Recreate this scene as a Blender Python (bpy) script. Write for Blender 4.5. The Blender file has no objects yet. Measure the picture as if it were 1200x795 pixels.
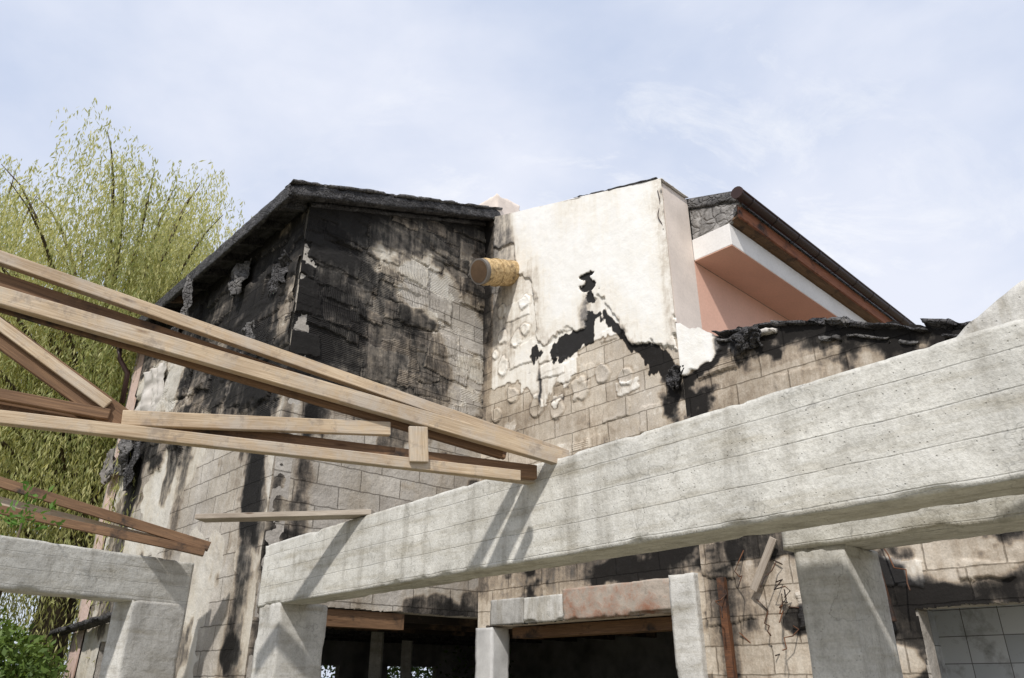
import bpy, math, random
import numpy as np
from mathutils import Vector
random.seed(7); rng=np.random.default_rng(7)
SC=bpy.context.scene
COL=bpy.context.collection
# ---------------------------------------------------------------- noise
def _h(i,j,k):
    n=(i.astype(np.int64)*374761393+j.astype(np.int64)*668265263+k.astype(np.int64)*1274126177)&0x7fffffff
    n=((n^(n>>13))*1103515245)&0x7fffffff
    n=((n^(n>>16))*12345679)&0x7fffffff
    return (n&0xffffff)/float(0xffffff)
def vn(x,y,z=0.0):
    x=np.asarray(x,float);y=np.asarray(y,float);z=np.asarray(z,float)+np.zeros_like(x)
    i=np.floor(x);j=np.floor(y);k=np.floor(z)
    u=x-i;v=y-j;w=z-k
    u=u*u*(3-2*u);v=v*v*(3-2*v);w=w*w*(3-2*w)
    i=i.astype(int);j=j.astype(int);k=k.astype(int)
    r=0
    for a_ in (0,1):
        for b_ in (0,1):
            for c_ in (0,1):
                r=r+_h(i+a_,j+b_,k+c_)*(u if a_ else 1-u)*(v if b_ else 1-v)*(w if c_ else 1-w)
    return r
def fbm(x,y,z=0.0,o=4):
    r=0;am=.5;t=0
    for q in range(o):
        r=r+am*vn(np.asarray(x)*2**q+q*17.3,np.asarray(y)*2**q+q*5.1,np.asarray(z)*2**q+q*9.7);t+=am;am*=.5
    return r/t
def ss(a_,b_,x):
    t=np.clip((x-a_)/(b_-a_),0,1);return t*t*(3-2*t)
def sdpoly(S,Z,poly):
    d=np.full(S.shape,1e9);ins=np.zeros(S.shape,bool);n=len(poly)
    for i in range(n):
        x0,y0=poly[i];x1,y1=poly[(i+1)%n]
        ex,ey=x1-x0,y1-y0;wx,wy=S-x0,Z-y0
        t=np.clip((wx*ex+wy*ey)/(ex*ex+ey*ey+1e-12),0,1)
        d=np.minimum(d,np.hypot(wx-ex*t,wy-ey*t))
        if y0!=y1:
            c=((y0>Z)!=(y1>Z))&(S<(x1-x0)*(Z-y0)/(y1-y0)+x0)
            ins^=c
    return np.where(ins,-d,d)
def dline(S,Z,pts):
    d=np.full(S.shape,1e9)
    for (x0,y0),(x1,y1) in zip(pts[:-1],pts[1:]):
        ex,ey=x1-x0,y1-y0;wx,wy=S-x0,Z-y0
        t=np.clip((wx*ex+wy*ey)/(ex*ex+ey*ey+1e-12),0,1)
        d=np.minimum(d,np.hypot(wx-ex*t,wy-ey*t))
    return d
# ---------------------------------------------------------------- materials
class M:
    def __init__(s,name,rough=.85,spec=.2):
        s.m=bpy.data.materials.new(name);s.m.use_nodes=True;s.t=s.m.node_tree
        s.b=s.t.nodes['Principled BSDF'];s.b.inputs['Roughness'].default_value=rough
        s.b.inputs['Specular IOR Level'].default_value=spec
        s.tc=s.t.nodes.new('ShaderNodeTexCoord')
    def n(s,ty,**kw):
        nd=s.t.nodes.new(ty)
        for k,v in kw.items(): setattr(nd,k,v)
        return nd
    def l(s,a_,b_): s.t.links.new(a_,b_)
    def noise(s,sc,det=6,rough=.6,vec=None,stretch=None,dist=0):
        nd=s.n('ShaderNodeTexNoise');nd.inputs['Scale'].default_value=sc;nd.inputs['Detail'].default_value=min(det,5)
        nd.inputs['Roughness'].default_value=rough;nd.inputs['Distortion'].default_value=dist
        v=vec or s.tc.outputs['Object']
        if stretch:
            mp=s.n('ShaderNodeMapping');mp.inputs['Scale'].default_value=stretch;s.l(v,mp.inputs[0]);v=mp.outputs[0]
        s.l(v,nd.inputs['Vector']);return nd.outputs['Fac']
    def ramp(s,fac,stops):
        r=s.n('ShaderNodeValToRGB');e=r.color_ramp.elements
        while len(e)<len(stops): e.new(.5)
        for q,(p,c) in zip(e,stops):
            q.position=p;q.color=(*(c if hasattr(c,'__len__') else (c,c,c)),1)
        s.l(fac,r.inputs[0]);return r.outputs[0]
    def mix(s,f,a_,b_,mode='MIX'):
        x=s.n('ShaderNodeMix',data_type='RGBA',blend_type=mode)
        for v,i in ((f,0),(a_,6),(b_,7)):
            if hasattr(v,'links'): s.l(v,x.inputs[i])
            elif hasattr(v,'__len__'): x.inputs[i].default_value=(*v,1)
            else: x.inputs[i].default_value=v
        return x.outputs[2]
    def math(s,op,a_,b_=0.,c_=None,clamp=False):
        x=s.n('ShaderNodeMath',operation=op);x.use_clamp=clamp
        for v,i in ((a_,0),(b_,1),(c_,2)):
            if v is None: continue
            if hasattr(v,'links'): s.l(v,x.inputs[i])
            else: x.inputs[i].default_value=v
        return x.outputs[0]
    def sstep(s,x,a_,b_):
        m=s.n('ShaderNodeMapRange',interpolation_type='SMOOTHSTEP');s.l(x,m.inputs[0])
        m.inputs[1].default_value=a_;m.inputs[2].default_value=b_;return m.outputs[0]
    def bump(s,h,dist=.01,st=1.,prev=None):
        b=s.n('ShaderNodeBump');b.inputs['Distance'].default_value=dist;b.inputs['Strength'].default_value=st
        s.l(h,b.inputs['Height'])
        if prev is not None: s.l(prev,b.inputs['Normal'])
        s.l(b.outputs[0],s.b.inputs['Normal']);return b.outputs[0]
    def col(s,c):
        if hasattr(c,'links'): s.l(c,s.b.inputs['Base Color'])
        else: s.b.inputs['Base Color'].default_value=(*c,1)
def wallmat(name,plaster=(.62,.59,.53),stain=(.46,.42,.36),b1=(.52,.50,.465),b2=(.42,.40,.375),mort=(.24,.225,.205),mot=.35,sn=.75):
    m=M(name)
    at=m.n('ShaderNodeAttribute',attribute_name='mask');sp=m.n('ShaderNodeSeparateColor');m.l(at.outputs['Color'],sp.inputs[0])
    R,G,B=sp.outputs;A=at.outputs['Alpha']
    nA=m.noise(7,6,.68);nB=m.noise(1.3,6,.62);nC=m.noise(40,3,.6)
    br=m.n('ShaderNodeTexBrick');br.inputs['Scale'].default_value=1
    br.inputs['Brick Width'].default_value=.78;br.inputs['Row Height'].default_value=.34;br.inputs['Mortar Size'].default_value=.010
    br.inputs['Mortar Smooth'].default_value=.35
    br.inputs['Color1'].default_value=(*b1,1);br.inputs['Color2'].default_value=(*b2,1);br.inputs['Mortar'].default_value=(*mort,1)
    uvw=m.n('ShaderNodeVectorMath',operation='MULTIPLY_ADD')
    nv=m.n('ShaderNodeTexNoise');nv.inputs['Scale'].default_value=6;m.l(m.tc.outputs['UV'],nv.inputs['Vector'])
    m.l(nv.outputs['Color'],uvw.inputs[0]);uvw.inputs[1].default_value=(.035,.035,0);m.l(m.tc.outputs['UV'],uvw.inputs[2])
    m.l(uvw.outputs[0],br.inputs['Vector'])
    blk=m.mix(1,br.outputs['Color'],m.ramp(nB,[(.3,(.70,.66,.61)),(.7,(1.15,1.12,1.08))]),'MULTIPLY')
    blk=m.mix(.6,blk,m.ramp(nC,[(.3,.7),(.65,1.1)]),'MULTIPLY')
    pl=m.mix(m.ramp(nB,[(.4,0.),(.72,1.)]),plaster,stain)
    pl=m.mix(mot,pl,m.ramp(nA,[(.35,.76),(.6,1.)]),'MULTIPLY')
    g=m.math('ADD',G,m.math('MULTIPLY',m.math('SUBTRACT',nA,.5),.6))
    g=m.sstep(g,.40,.58)
    base=m.mix(g,blk,pl)
    st=m.noise(3,6,.7,stretch=(3,3,.35))
    damp=m.math('ADD',.35,m.math('MULTIPLY',R,1.6),clamp=True)
    r=m.math('ADD',R,m.math('MULTIPLY',damp,m.math('MULTIPLY',m.math('SUBTRACT',nA,.5),sn)))
    r=m.math('ADD',r,m.math('MULTIPLY',damp,m.math('MULTIPLY',m.math('SUBTRACT',st,.5),.75)),clamp=True)
    sc=m.ramp(r,[(0,(1,1,1)),(.18,(.95,.92,.87)),(.38,(.66,.60,.53)),(.6,(.29,.27,.255)),(.8,(.09,.088,.088)),(1,(.03,.029,.03))])
    base=m.mix(1,base,sc,'MULTIPLY');m.col(base)
    def wave(direction,scale,dist):
        wv=m.n('ShaderNodeTexWave',bands_direction=direction);wv.inputs['Scale'].default_value=scale;wv.inputs['Distortion'].default_value=dist
        wv.inputs['Detail'].default_value=2;wv.inputs['Detail Scale'].default_value=.5;m.l(m.tc.outputs['UV'],wv.inputs[0]);return wv.outputs['Fac']
    h=m.math('ADD',m.math('MULTIPLY',wave('Y',9.5,3.5),B),m.math('MULTIPLY',wave('X',9.,5.5),m.math('SUBTRACT',1.,A)))
    p=m.bump(h,.015,.8)
    hb=m.math('MULTIPLY',br.outputs['Fac'],m.math('SUBTRACT',1.,g))
    p=m.bump(m.math('MULTIPLY',hb,-1.),.015,.9,p)
    p=m.bump(nA,.04 if mot>.2 else .015,.6,p);m.bump(nC,.008,.4,p)
    return m.m
def concmat(name,c=(.60,.585,.54),horiz=True):
    m=M(name,.9)
    n1=m.noise(1.1,6,.65);n2=m.noise(9,6,.7);n3=m.noise(60,3,.6);stk=m.noise(2.5,5,.65,stretch=(2.2,2.2,.4))
    col=m.mix(m.ramp(n1,[(.33,0.),(.68,1.)]),tuple(x*.80 for x in c),tuple(x*1.12 for x in c))
    hs=m.noise(1.,5,.65,vec=m.tc.outputs['UV'],stretch=(.9,7,1) if horiz else (7,.9,1))
    col=m.mix(.75,col,m.ramp(hs,[(.32,(.64,.60,.52)),(.5,(1,1,1)),(.68,(1.12,1.12,1.12))]),'MULTIPLY')
    col=m.mix(.55,col,m.ramp(n2,[(.3,(.62,.60,.56)),(.48,(.97,.96,.93)),(.7,(1.12,1.12,1.12))]),'MULTIPLY')
    col=m.mix(.6,col,m.ramp(stk,[(.3,(.55,.53,.5)),(.5,(1,1,1))]),'MULTIPLY')
    col=m.mix(.4,col,m.ramp(n3,[(.3,.62),(.6,1.08)]),'MULTIPLY')
    wv=m.n('ShaderNodeTexWave',wave_type='BANDS',bands_direction='Y',wave_profile='SAW');wv.inputs['Scale'].default_value=.314/.19
    wv.inputs['Distortion'].default_value=.4;wv.inputs['Detail'].default_value=3;wv.inputs['Detail Scale'].default_value=1.2
    m.l(m.tc.outputs['UV'],wv.inputs[0])
    line=m.ramp(wv.outputs['Fac'],[(0.,.0),(.03,1.),(.97,1.),(1.,.0)])
    ln=m.math('MULTIPLY',m.ramp(n2,[(.40,0.),(.6,1.)]),.5 if horiz else .0)
    col=m.mix(ln,col,line,'MULTIPLY')
    vo=m.n('ShaderNodeTexVoronoi');vo.inputs['Scale'].default_value=26;m.l(m.tc.outputs['Object'],vo.inputs['Vector'])
    pits=m.ramp(vo.outputs['Distance'],[(.05,0.),(.16,1.)])
    col=m.mix(.3,col,pits,'MULTIPLY')
    nz=m.n('ShaderNodeTexNoise');nz.inputs['Scale'].default_value=1.3;nz.inputs['Detail'].default_value=5;m.l(m.tc.outputs['Object'],nz.inputs['Vector'])
    ck=m.math('ABSOLUTE',m.math('SUBTRACT',nz.outputs['Fac'],.55))
    col=m.mix(.35,col,m.ramp(ck,[(0,.2),(.0022,1.)]),'MULTIPLY')
    m.col(col)
    p=m.bump(n2,.025,.5);p=m.bump(pits,.006,.6,p);p=m.bump(n3,.004,.5,p);p=m.bump(hs,.012,.4,p)
    if horiz: m.bump(line,.004,.6,p)
    return m.m
def charmat(name,c=(.03,.028,.028),hi=(.11,.105,.105),sc=14):
    m=M(name,.7,.35)
    vo=m.n('ShaderNodeTexVoronoi',feature='DISTANCE_TO_EDGE');vo.inputs['Scale'].default_value=sc
    nn=m.n('ShaderNodeTexNoise');nn.inputs['Scale'].default_value=4;m.l(m.tc.outputs['Object'],nn.inputs['Vector'])
    va=m.n('ShaderNodeVectorMath',operation='MULTIPLY_ADD');m.l(nn.outputs['Color'],va.inputs[0]);va.inputs[1].default_value=(.25,.25,.25);m.l(m.tc.outputs['Object'],va.inputs[2])
    m.l(va.outputs[0],vo.inputs['Vector'])
    n2=m.noise(5,6,.7)
    m.col(m.mix(m.ramp(n2,[(.42,0.),(.68,1.)]),c,hi))
    p=m.bump(m.ramp(vo.outputs['Distance'],[(0,0.),(.18,1.)]),.03,.9);m.bump(n2,.04,.7,p);return m.m
def woodmat(name,c1,c2,dark=.0,grey=.0):
    m=M(name,.7,.2)
    uv=m.tc.outputs['UV']
    g=m.noise(9,5,.6,vec=uv,stretch=(.35,9,1),dist=.6);g2=m.noise(2.2,5,.6,vec=uv,stretch=(.5,3,1))
    fine=m.noise(30,3,.6,vec=uv,stretch=(.12,9,1))
    col=m.mix(m.ramp(g,[(.35,0.),(.65,1.)]),c1,c2)
    col=m.mix(.65,col,m.ramp(g2,[(.3,(.50,.43,.37)),(.6,(1.08,1.05,1))]),'MULTIPLY')
    col=m.mix(.4,col,m.ramp(fine,[(.35,.6),(.55,1.)]),'MULTIPLY')
    vo=m.n('ShaderNodeTexVoronoi');vo.inputs['Scale'].default_value=1;mp=m.n('ShaderNodeMapping');mp.inputs['Scale'].default_value=(1.7,8,1)
    m.l(uv,mp.inputs[0]);m.l(mp.outputs[0],vo.inputs['Vector'])
    col=m.mix(.75,col,m.ramp(vo.outputs['Distance'],[(.05,(.22,.13,.07)),(.12,(1,1,1))]),'MULTIPLY')
    if grey>0:
        q=m.noise(2.5,5,.75);col=m.mix(m.ramp(q,[(.46,0.),(.62,grey)]),col,(.44,.41,.37))
        q=m.noise(6,5,.75);col=m.mix(m.ramp(q,[(.56,0.),(.66,.6)]),col,(.24,.19,.15))
    if dark>0:
        d=m.noise(1.7,6,.7)
        col=m.mix(m.ramp(d,[(.6-dark*.4,0.),(.7-dark*.3,.93)]),col,(.03,.026,.024))
    m.col(col);p=m.bump(g,.006,.5);m.bump(fine,.003,.4,p);return m.m
def paintmat(name,c,var=.15,rough=.8):
    m=M(name,rough)
    n1=m.noise(1.4,6,.65);n2=m.noise(25,4,.6)
    col=m.mix(m.ramp(n1,[(.35,0.),(.7,1.)]),c,tuple(x*(1-var) for x in c))
    col=m.mix(.4,col,m.ramp(n2,[(.3,.85),(.6,1.05)]),'MULTIPLY')
    m.col(col);m.bump(n2,.006,.4);return m.m
def leafmat(name,c1,c2,tr=.35):
    m=M(name,.55,.3)
    at=m.n('ShaderNodeAttribute',attribute_name='mask');sp=m.n('ShaderNodeSeparateColor');m.l(at.outputs['Color'],sp.inputs[0])
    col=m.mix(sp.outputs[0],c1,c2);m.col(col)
    t=m.n('ShaderNodeBsdfTranslucent');m.l(m.mix(1,col,(1.25,1.2,.7),'MULTIPLY'),t.inputs[0])
    ms=m.n('ShaderNodeMixShader');ms.inputs[0].default_value=tr
    m.l(m.b.outputs[0],ms.inputs[1]);m.l(t.outputs[0],ms.inputs[2])
    m.l(ms.outputs[0],m.t.nodes['Material Output'].inputs[0]);return m.m
MW_A=wallmat('scorched_block_wall');MW_B=wallmat('white_render_over_block',plaster=(.86,.845,.81),stain=(.80,.775,.72),b1=(.62,.58,.52),b2=(.54,.50,.45),mort=(.32,.29,.25),mot=.12)
MW_P=wallmat('pink_render_wall',plaster=(.66,.50,.45),stain=(.52,.41,.36))
CONC=concmat('board_formed_concrete');CONC2=concmat('column_concrete',(.57,.555,.52),False)
CHAR=charmat('charred_timber');CHAR2=charmat('charred_roof_felt',(.07,.066,.064),(.2,.19,.18),9)
WOOD=woodmat('pale_spruce_timber',(.60,.49,.355),(.44,.33,.22),0,.5);WOODB=woodmat('brown_weathered_and_shaded_timber',(.25,.15,.085),(.15,.09,.055),.1)  # brown timber also paints underside shade on the truss plies
WOODG=woodmat('grey_weathered_plank',(.46,.41,.35),(.34,.29,.24));WOODC=woodmat('scorched_timber',(.24,.17,.12),(.12,.08,.055),.6)
PINK=paintmat('peach_render',(.74,.45,.34),.1);PINKS=paintmat('pale_render_side',(.78,.68,.60),.2);WHITE=paintmat('white_fascia_paint',(.78,.75,.72),.15)
GUT=paintmat('brown_gutter_metal',(.055,.032,.028),.3,.35);RUST=woodmat('rusty_steel',(.20,.09,.045),(.10,.05,.03),.45)
TILE=M('white_wall_tile',.25,.5)
br=TILE.n('ShaderNodeTexBrick');br.offset=0;br.inputs['Scale'].default_value=1;br.inputs['Brick Width'].default_value=.4;br.inputs['Row Height'].default_value=.3
br.inputs['Mortar Size'].default_value=.005;br.inputs['Color1'].default_value=(.74,.76,.78,1);br.inputs['Color2'].default_value=(.45,.48,.51,1);br.inputs['Mortar'].default_value=(.15,.15,.15,1)
TILE.l(TILE.tc.outputs['UV'],br.inputs[0]);tn_=TILE.noise(2.5,5,.7);TILE.col(TILE.mix(TILE.ramp(tn_,[(.5,0.),(.72,.8)]),br.outputs[0],(.12,.11,.1)));TILE=TILE.m
# ---------------------------------------------------------------- frames
az=math.radians(43.7)
a=np.array((-math.sin(az),math.cos(az),0.));b=np.array((math.cos(az),math.sin(az),0.));U=np.array((0,0,1.))
P=np.array((-3.57,10.93,0.));Q=P+4.12*b
def frame(o,d,n):
    o=np.array(o,float);d=np.array(d,float);n=np.array(n,float)
    def F(s,nn,z):
        s,nn,z=np.broadcast_arrays(np.asarray(s,float),np.asarray(nn,float),np.asarray(z,float))
        return o+s[...,None]*d+nn[...,None]*n+z[...,None]*U
    return F
FA=frame(P,b,-a);FB=frame(Q,-a,-b);FL=frame(P,a,-b)
# ---------------------------------------------------------------- mesh helpers
def empty(name,loc=(0,0,0)):
    e=bpy.data.objects.new(name,None);COL.objects.link(e);return e
def mk(name,verts,faces,mat,parent=None,uv=None,mask=None,smooth=False):
    me=bpy.data.meshes.new(name)
    verts=np.asarray(verts,float).reshape(-1,3)
    if isinstance(faces,np.ndarray):
        k=faces.shape[1];nf=len(faces)
        me.vertices.add(len(verts));me.vertices.foreach_set('co',verts.ravel())
        me.loops.add(nf*k);me.loops.foreach_set('vertex_index',faces.astype(np.int32).ravel())
        me.polygons.add(nf);me.polygons.foreach_set('loop_start',np.arange(0,nf*k,k,dtype=np.int32))
        me.update(calc_edges=True);me.validate()
    else:
        me.from_pydata([tuple(v) for v in verts],[],faces)
    if uv is not None:
        ul=me.uv_layers.new(name='UVMap')
        li=np.empty(len(me.loops),np.int32);me.loops.foreach_get('vertex_index',li)
        arr=uv[li] if len(uv)==len(verts) else uv
        ul.data.foreach_set('uv',np.asarray(arr,np.float32).ravel())
    if mask is not None:
        ca=me.color_attributes.new('mask','FLOAT_COLOR','POINT')
        ca.data.foreach_set('color',np.asarray(mask,np.float32).ravel())
    if smooth: me.polygons.foreach_set('use_smooth',np.ones(len(me.polygons),bool))
    me.materials.append(mat)
    o=bpy.data.objects.new(name,me);COL.objects.link(o)
    if parent: o.parent=parent
    return o
import bmesh
def prism(name,F,poly,n0,n1,mat,parent=None,bevel=0):
    k=len(poly);uv=[]
    V=[F(s,n0,z) for s,z in poly]+[F(s,n1,z) for s,z in poly]
    faces=[list(range(k))[::-1],list(range(k,2*k))]
    uvs=[poly[i] for i in range(k)][::-1]+[poly[i] for i in range(k)]
    for i in range(k):
        j=(i+1)%k;faces.append([i,j,k+j,k+i])
        L=math.hypot(poly[j][0]-poly[i][0],poly[j][1]-poly[i][1])
        if L>abs(n1-n0): uvs+=[(0,n0),(L,n0),(L,n1),(0,n1)]
        else: uvs+=[(n0,0),(n0,L),(n1,L),(n1,0)]
    me=bpy.data.meshes.new(name);me.from_pydata([tuple(v) for v in V],[],faces)
    ul=me.uv_layers.new(name='UVMap');ul.data.foreach_set('uv',np.asarray(uvs,np.float32).ravel())
    me.materials.append(mat);o=bpy.data.objects.new(name,me);COL.objects.link(o)
    bm=bmesh.new();bm.from_mesh(me);bmesh.ops.recalc_face_normals(bm,faces=bm.faces);bm.to_mesh(me);bm.free()
    if parent:o.parent=parent
    if bevel:
        md=o.modifiers.new('bevel','BEVEL');md.width=bevel;md.segments=2
    return o
def timber(name,p0,p1,w,h,mat,parent=None,up=(0,0,1),bevel=.006):
    p0=np.array(p0,float);p1=np.array(p1,float);d=p1-p0;L=np.linalg.norm(d);d/=L
    up=np.array(up,float);side=np.cross(d,up);side/=np.linalg.norm(side);up=np.cross(side,d)
    off=random.random()*20
    ob=prism(name,lambda s,n,z:p0+s*d+n*side+z*up,[(0,-h/2),(L,-h/2),(L,h/2),(0,h/2)],-w/2,w/2,mat,parent,bevel)
    ul=ob.data.uv_layers[0]
    arr=np.empty(len(ul.data)*2,np.float32);ul.data.foreach_get('uv',arr);arr=arr+off;ul.data.foreach_set('uv',arr)
    return ob
def rough_box(name,F,s0,s1,n0,n1,z0,z1,mat,parent=None,res=.06,amp=.006,chip=.02,shear=0.,seed=0.,vuv=False):
    V=[];Fc=[];UVv=[];base=0
    def grid(fix,val,A,Bv):
        nonlocal base
        na=max(2,int(abs(A[1]-A[0])/res)+1);nb=max(2,int(abs(Bv[1]-Bv[0])/res)+1)
        g1,g2=np.meshgrid(np.linspace(*A,na),np.linspace(*Bv,nb),indexing='ij')
        if fix=='n': s,n,z=g1,np.full_like(g1,val),g2;uv=(s,z)
        elif fix=='z': s,n,z=g1,g2,np.full_like(g1,val);uv=(s,n)
        else: n,z,s=g1,g2,np.full_like(g1,val);uv=(n,z)
        W=F(s,n,z+shear*s)
        dx=fbm(W[...,0]*5+seed,W[...,1]*5,W[...,2]*5,3)-.5;dy=fbm(W[...,0]*5+9,W[...,1]*5,W[...,2]*5+seed,3)-.5;dz=fbm(W[...,0]*5,W[...,1]*5+31,W[...,2]*5,3)-.5
        es=np.minimum(abs(s-s0),abs(s-s1));en=np.minimum(abs(n-n0),abs(n-n1));ez=np.minimum(abs(z-z0),abs(z-z1))
        e=np.sort(np.stack([es,en,ez]),axis=0)[1]
        ch=np.exp(-e/.022)*chip*(.12+2.2*ss(.5,.75,fbm(W[...,0]*3.6+seed,W[...,1]*3.6,W[...,2]*3.6,5)))
        cn=(n0+n1)/2;cz=(z0+z1)/2
        n_=n-np.sign(n-cn)*ch*(en<.08);z_=z-np.sign(z-cz)*ch*(ez<.08)
        W=F(s,n_,z_+shear*s)+np.stack([dx,dy,dz],-1)*amp*2
        V.append(W.reshape(-1,3))
        u=np.stack(uv if not vuv else uv[::-1],-1).reshape(-1,2);UVv.append(u)
        i=np.arange(na*nb).reshape(na,nb)+base
        Fc.append(np.stack([i[:-1,:-1],i[1:,:-1],i[1:,1:],i[:-1,1:]],-1).reshape(-1,4));base+=na*nb
    for v in(n0,n1):grid('n',v,(s0,s1),(z0,z1))
    for v in(z0,z1):grid('z',v,(s0,s1),(n0,n1))
    for v in(s0,s1):grid('s',v,(n0,n1),(z0,z1))
    o=mk(name,np.concatenate(V),np.concatenate(Fc),mat,parent,uv=np.concatenate(UVv))
    bm=bmesh.new();bm.from_mesh(o.data);bmesh.ops.remove_doubles(bm,verts=bm.verts,dist=.0008);bmesh.ops.recalc_face_normals(bm,faces=bm.faces);bm.to_mesh(o.data);bm.free()
    return o
def wall(name,F,s0,s1,z0,top,res,fn,holes,mat,parent):
    ns=int((s1-s0)/res)+1;s=np.linspace(s0,s1,ns);tp=top(s);nz=int((tp.max()-z0)/res)+1
    f=np.linspace(0,1,nz);S=np.repeat(s[:,None],nz,1);Z=z0+(tp[:,None]-z0)*f[None]
    soot,pl,cb,cx,disp=fn(S,Z)
    W=F(S,disp,Z).reshape(-1,3)
    i=np.arange(ns*nz).reshape(ns,nz)
    q=np.stack([i[:-1,:-1],i[1:,:-1],i[1:,1:],i[:-1,1:]],-1).reshape(-1,4)
    cs=((S[:-1,:-1]+S[1:,1:])/2).ravel();cz=((Z[:-1,:-1]+Z[1:,1:])/2).ravel()
    keep=np.ones(len(q),bool)
    jg=(fbm(cs*4,cz*4,3.3)-.5)*.06
    for(h0,h1,g0,g1)in holes: keep&=~((cs>h0+jg)&(cs<h1+jg)&(cz>g0)&(cz<g1+jg))
    q=q[keep]
    mask=np.stack([np.clip(soot,0,1.2),np.clip(pl,0,1),np.clip(cb,0,1),1-np.clip(cx,0,1)],-1).reshape(-1,4)
    return mk(name,W,q,mat,parent,uv=np.stack([S,Z],-1).reshape(-1,2),mask=mask,smooth=False)
def boards(S,Z,seed,bw=.95,bh=.5,warp=.16):
    w1=(fbm(S*3.2,Z*3.2,seed)-.5)*warp*2;w2=(fbm(S*3.2+40,Z*3.2,seed)-.5)*warp*2
    X=S+w1;Y=Z+w2
    r=np.floor(Y/bh);off=_h(r.astype(int),np.zeros_like(r).astype(int)+int(seed),np.zeros_like(r).astype(int))
    c=np.floor(X/bw+off)
    v=_h(c.astype(int),r.astype(int),np.full(c.shape,int(seed*7)+3))
    fx=(X/bw+off)-c;fy=Y/bh-r
    edge=np.minimum(np.minimum(fx,1-fx)*bw,np.minimum(fy,1-fy)*bh)
    return v,edge
def sheets(S,Z,n,seed,s_rng,z_rng,size=(.3,.9),warp=.14):
    """torn overlapping sheet fragments: height, tone, edge mask, comb type"""
    rs=np.random.default_rng(seed);h=np.zeros_like(S);tone=np.zeros_like(S);ed=np.zeros_like(S);comb=np.zeros_like(S)
    for k in range(n):
        x=rs.uniform(*s_rng);y=rs.uniform(*z_rng);w=rs.uniform(*size);hh=w*rs.uniform(.3,.85);an=rs.normal()*.10
        m=(np.abs(S-x)<w)&(np.abs(Z-y)<w)
        if not m.any(): continue
        s=S[m]-x;z=Z[m]-y;u=s*math.cos(an)+z*math.sin(an);v=-s*math.sin(an)+z*math.cos(an)
        nn=(fbm(S[m]*3+k*3.1,Z[m]*3,k,3)-.5)*warp+(fbm(S[m]*16+k,Z[m]*16,k,3)-.5)*.06
        d=np.maximum(np.abs(u)-w/2,np.abs(v)-hh/2)+nn
        ins=d<0;t=rs.uniform(-1,1);lift=rs.uniform(.010,.03)+.02*np.clip(-v/hh+.3,0,1)*rs.uniform()
        hv=h[m];tv=tone[m];ev=ed[m];cv=comb[m]
        below=(v<0)
        hv=np.where(ins,np.minimum(hv*.5+lift,.08),hv);tv=np.where(ins,t,tv)
        ev=np.where((d>0)&(d<.022)&below,.8,ev*np.where(ins,.0,1));ev=np.where(ins&(d>-.015),-.6,ev)
        cv=np.where(ins,rs.choice([0,0,1,2]),cv)
        h[m]=hv;tone[m]=tv;ed[m]=ev;comb[m]=cv
    return h,tone,ed,comb
# ================================================================= HOUSE
house=empty('burned_house')
def fnA(S,Z):
    v,e=boards(S,Z,3,1.0,.5,.05)
    hf=fbm(S*6,Z*6,21,4)-.5
    h,tone,ed,cmb=sheets(S,Z,110,5,(-.1,4.2),(5.9,10.4),(.35,1.1))
    heavy=ss(1.8,.4,S+(fbm(S*1.5,Z*1.5,2)-.5)*1.5+hf*.5)
    soot=.62+.42*heavy+.2*(v-.5)+.13*tone+.45*(fbm(S*.9,Z*1.6,5,5)-.5)
    q=(Z+.5*S)
    soot+=.45*(fbm(S*.7,q*3.2,33,5)-.5)
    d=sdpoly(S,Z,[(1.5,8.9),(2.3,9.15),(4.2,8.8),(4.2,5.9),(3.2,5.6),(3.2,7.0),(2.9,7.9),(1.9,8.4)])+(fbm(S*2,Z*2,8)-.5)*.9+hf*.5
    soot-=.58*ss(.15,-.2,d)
    low=ss(6.1,5.4,Z+(fbm(S*2,Z,4)-.5)*1.2)
    st=np.exp(-((S-.5+hf*.2)/.14)**2)*.75+np.exp(-((S-.12)/.10)**2)*.6
    soot=soot*(1-low)+low*(.06+.60*(fbm(S*2.5,Z*.5,9)-.46)+st+.5*ss(.58,.66,fbm(S*1.5,Z*1.5,41)))
    soot+=.5*ss(.25,.0,S)*ss(5.5,6.5,Z)
    soot+=.35*ss(3.2,2.5,Z+(fbm(S*3,Z*3,7)-.5)*1.2)*ss(.4,.9,S)
    soot+=.35*ss(.4,.05,9.23+.357*S-Z)
    soot+=(.22*np.clip(ed,0,1)+.15*np.clip(ed,-1,0))*(1-low)
    soot+=.2*np.exp(-(e/.012)**2)*(1-low)*(tone==0)
    pl=np.where(low>.5,.12,.35+.4*tone+.3*(fbm(S*2,Z*2,15)>.5))
    cb=((cmb==1)|((tone==0)&(v>.55)))*(1-low)*.8;cx=(cmb==2)*(1-low)*.7
    return soot,pl,cb,cx,h*(1-low)+hf*.014
topA=lambda s:9.23+.357*s
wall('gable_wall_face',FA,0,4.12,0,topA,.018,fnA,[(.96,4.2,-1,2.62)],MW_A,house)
prism('gable_wall_core_left',FA,[(.02,0),(.96,0),(.96,9.55),(.02,9.21)],-.3,-.025,MW_A,house)
prism('gable_wall_core_upper',FA,[(.962,2.62),(4.4,2.62),(4.4,10.7),(.962,9.55)],-.3,-.025,MW_A,house)
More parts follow.
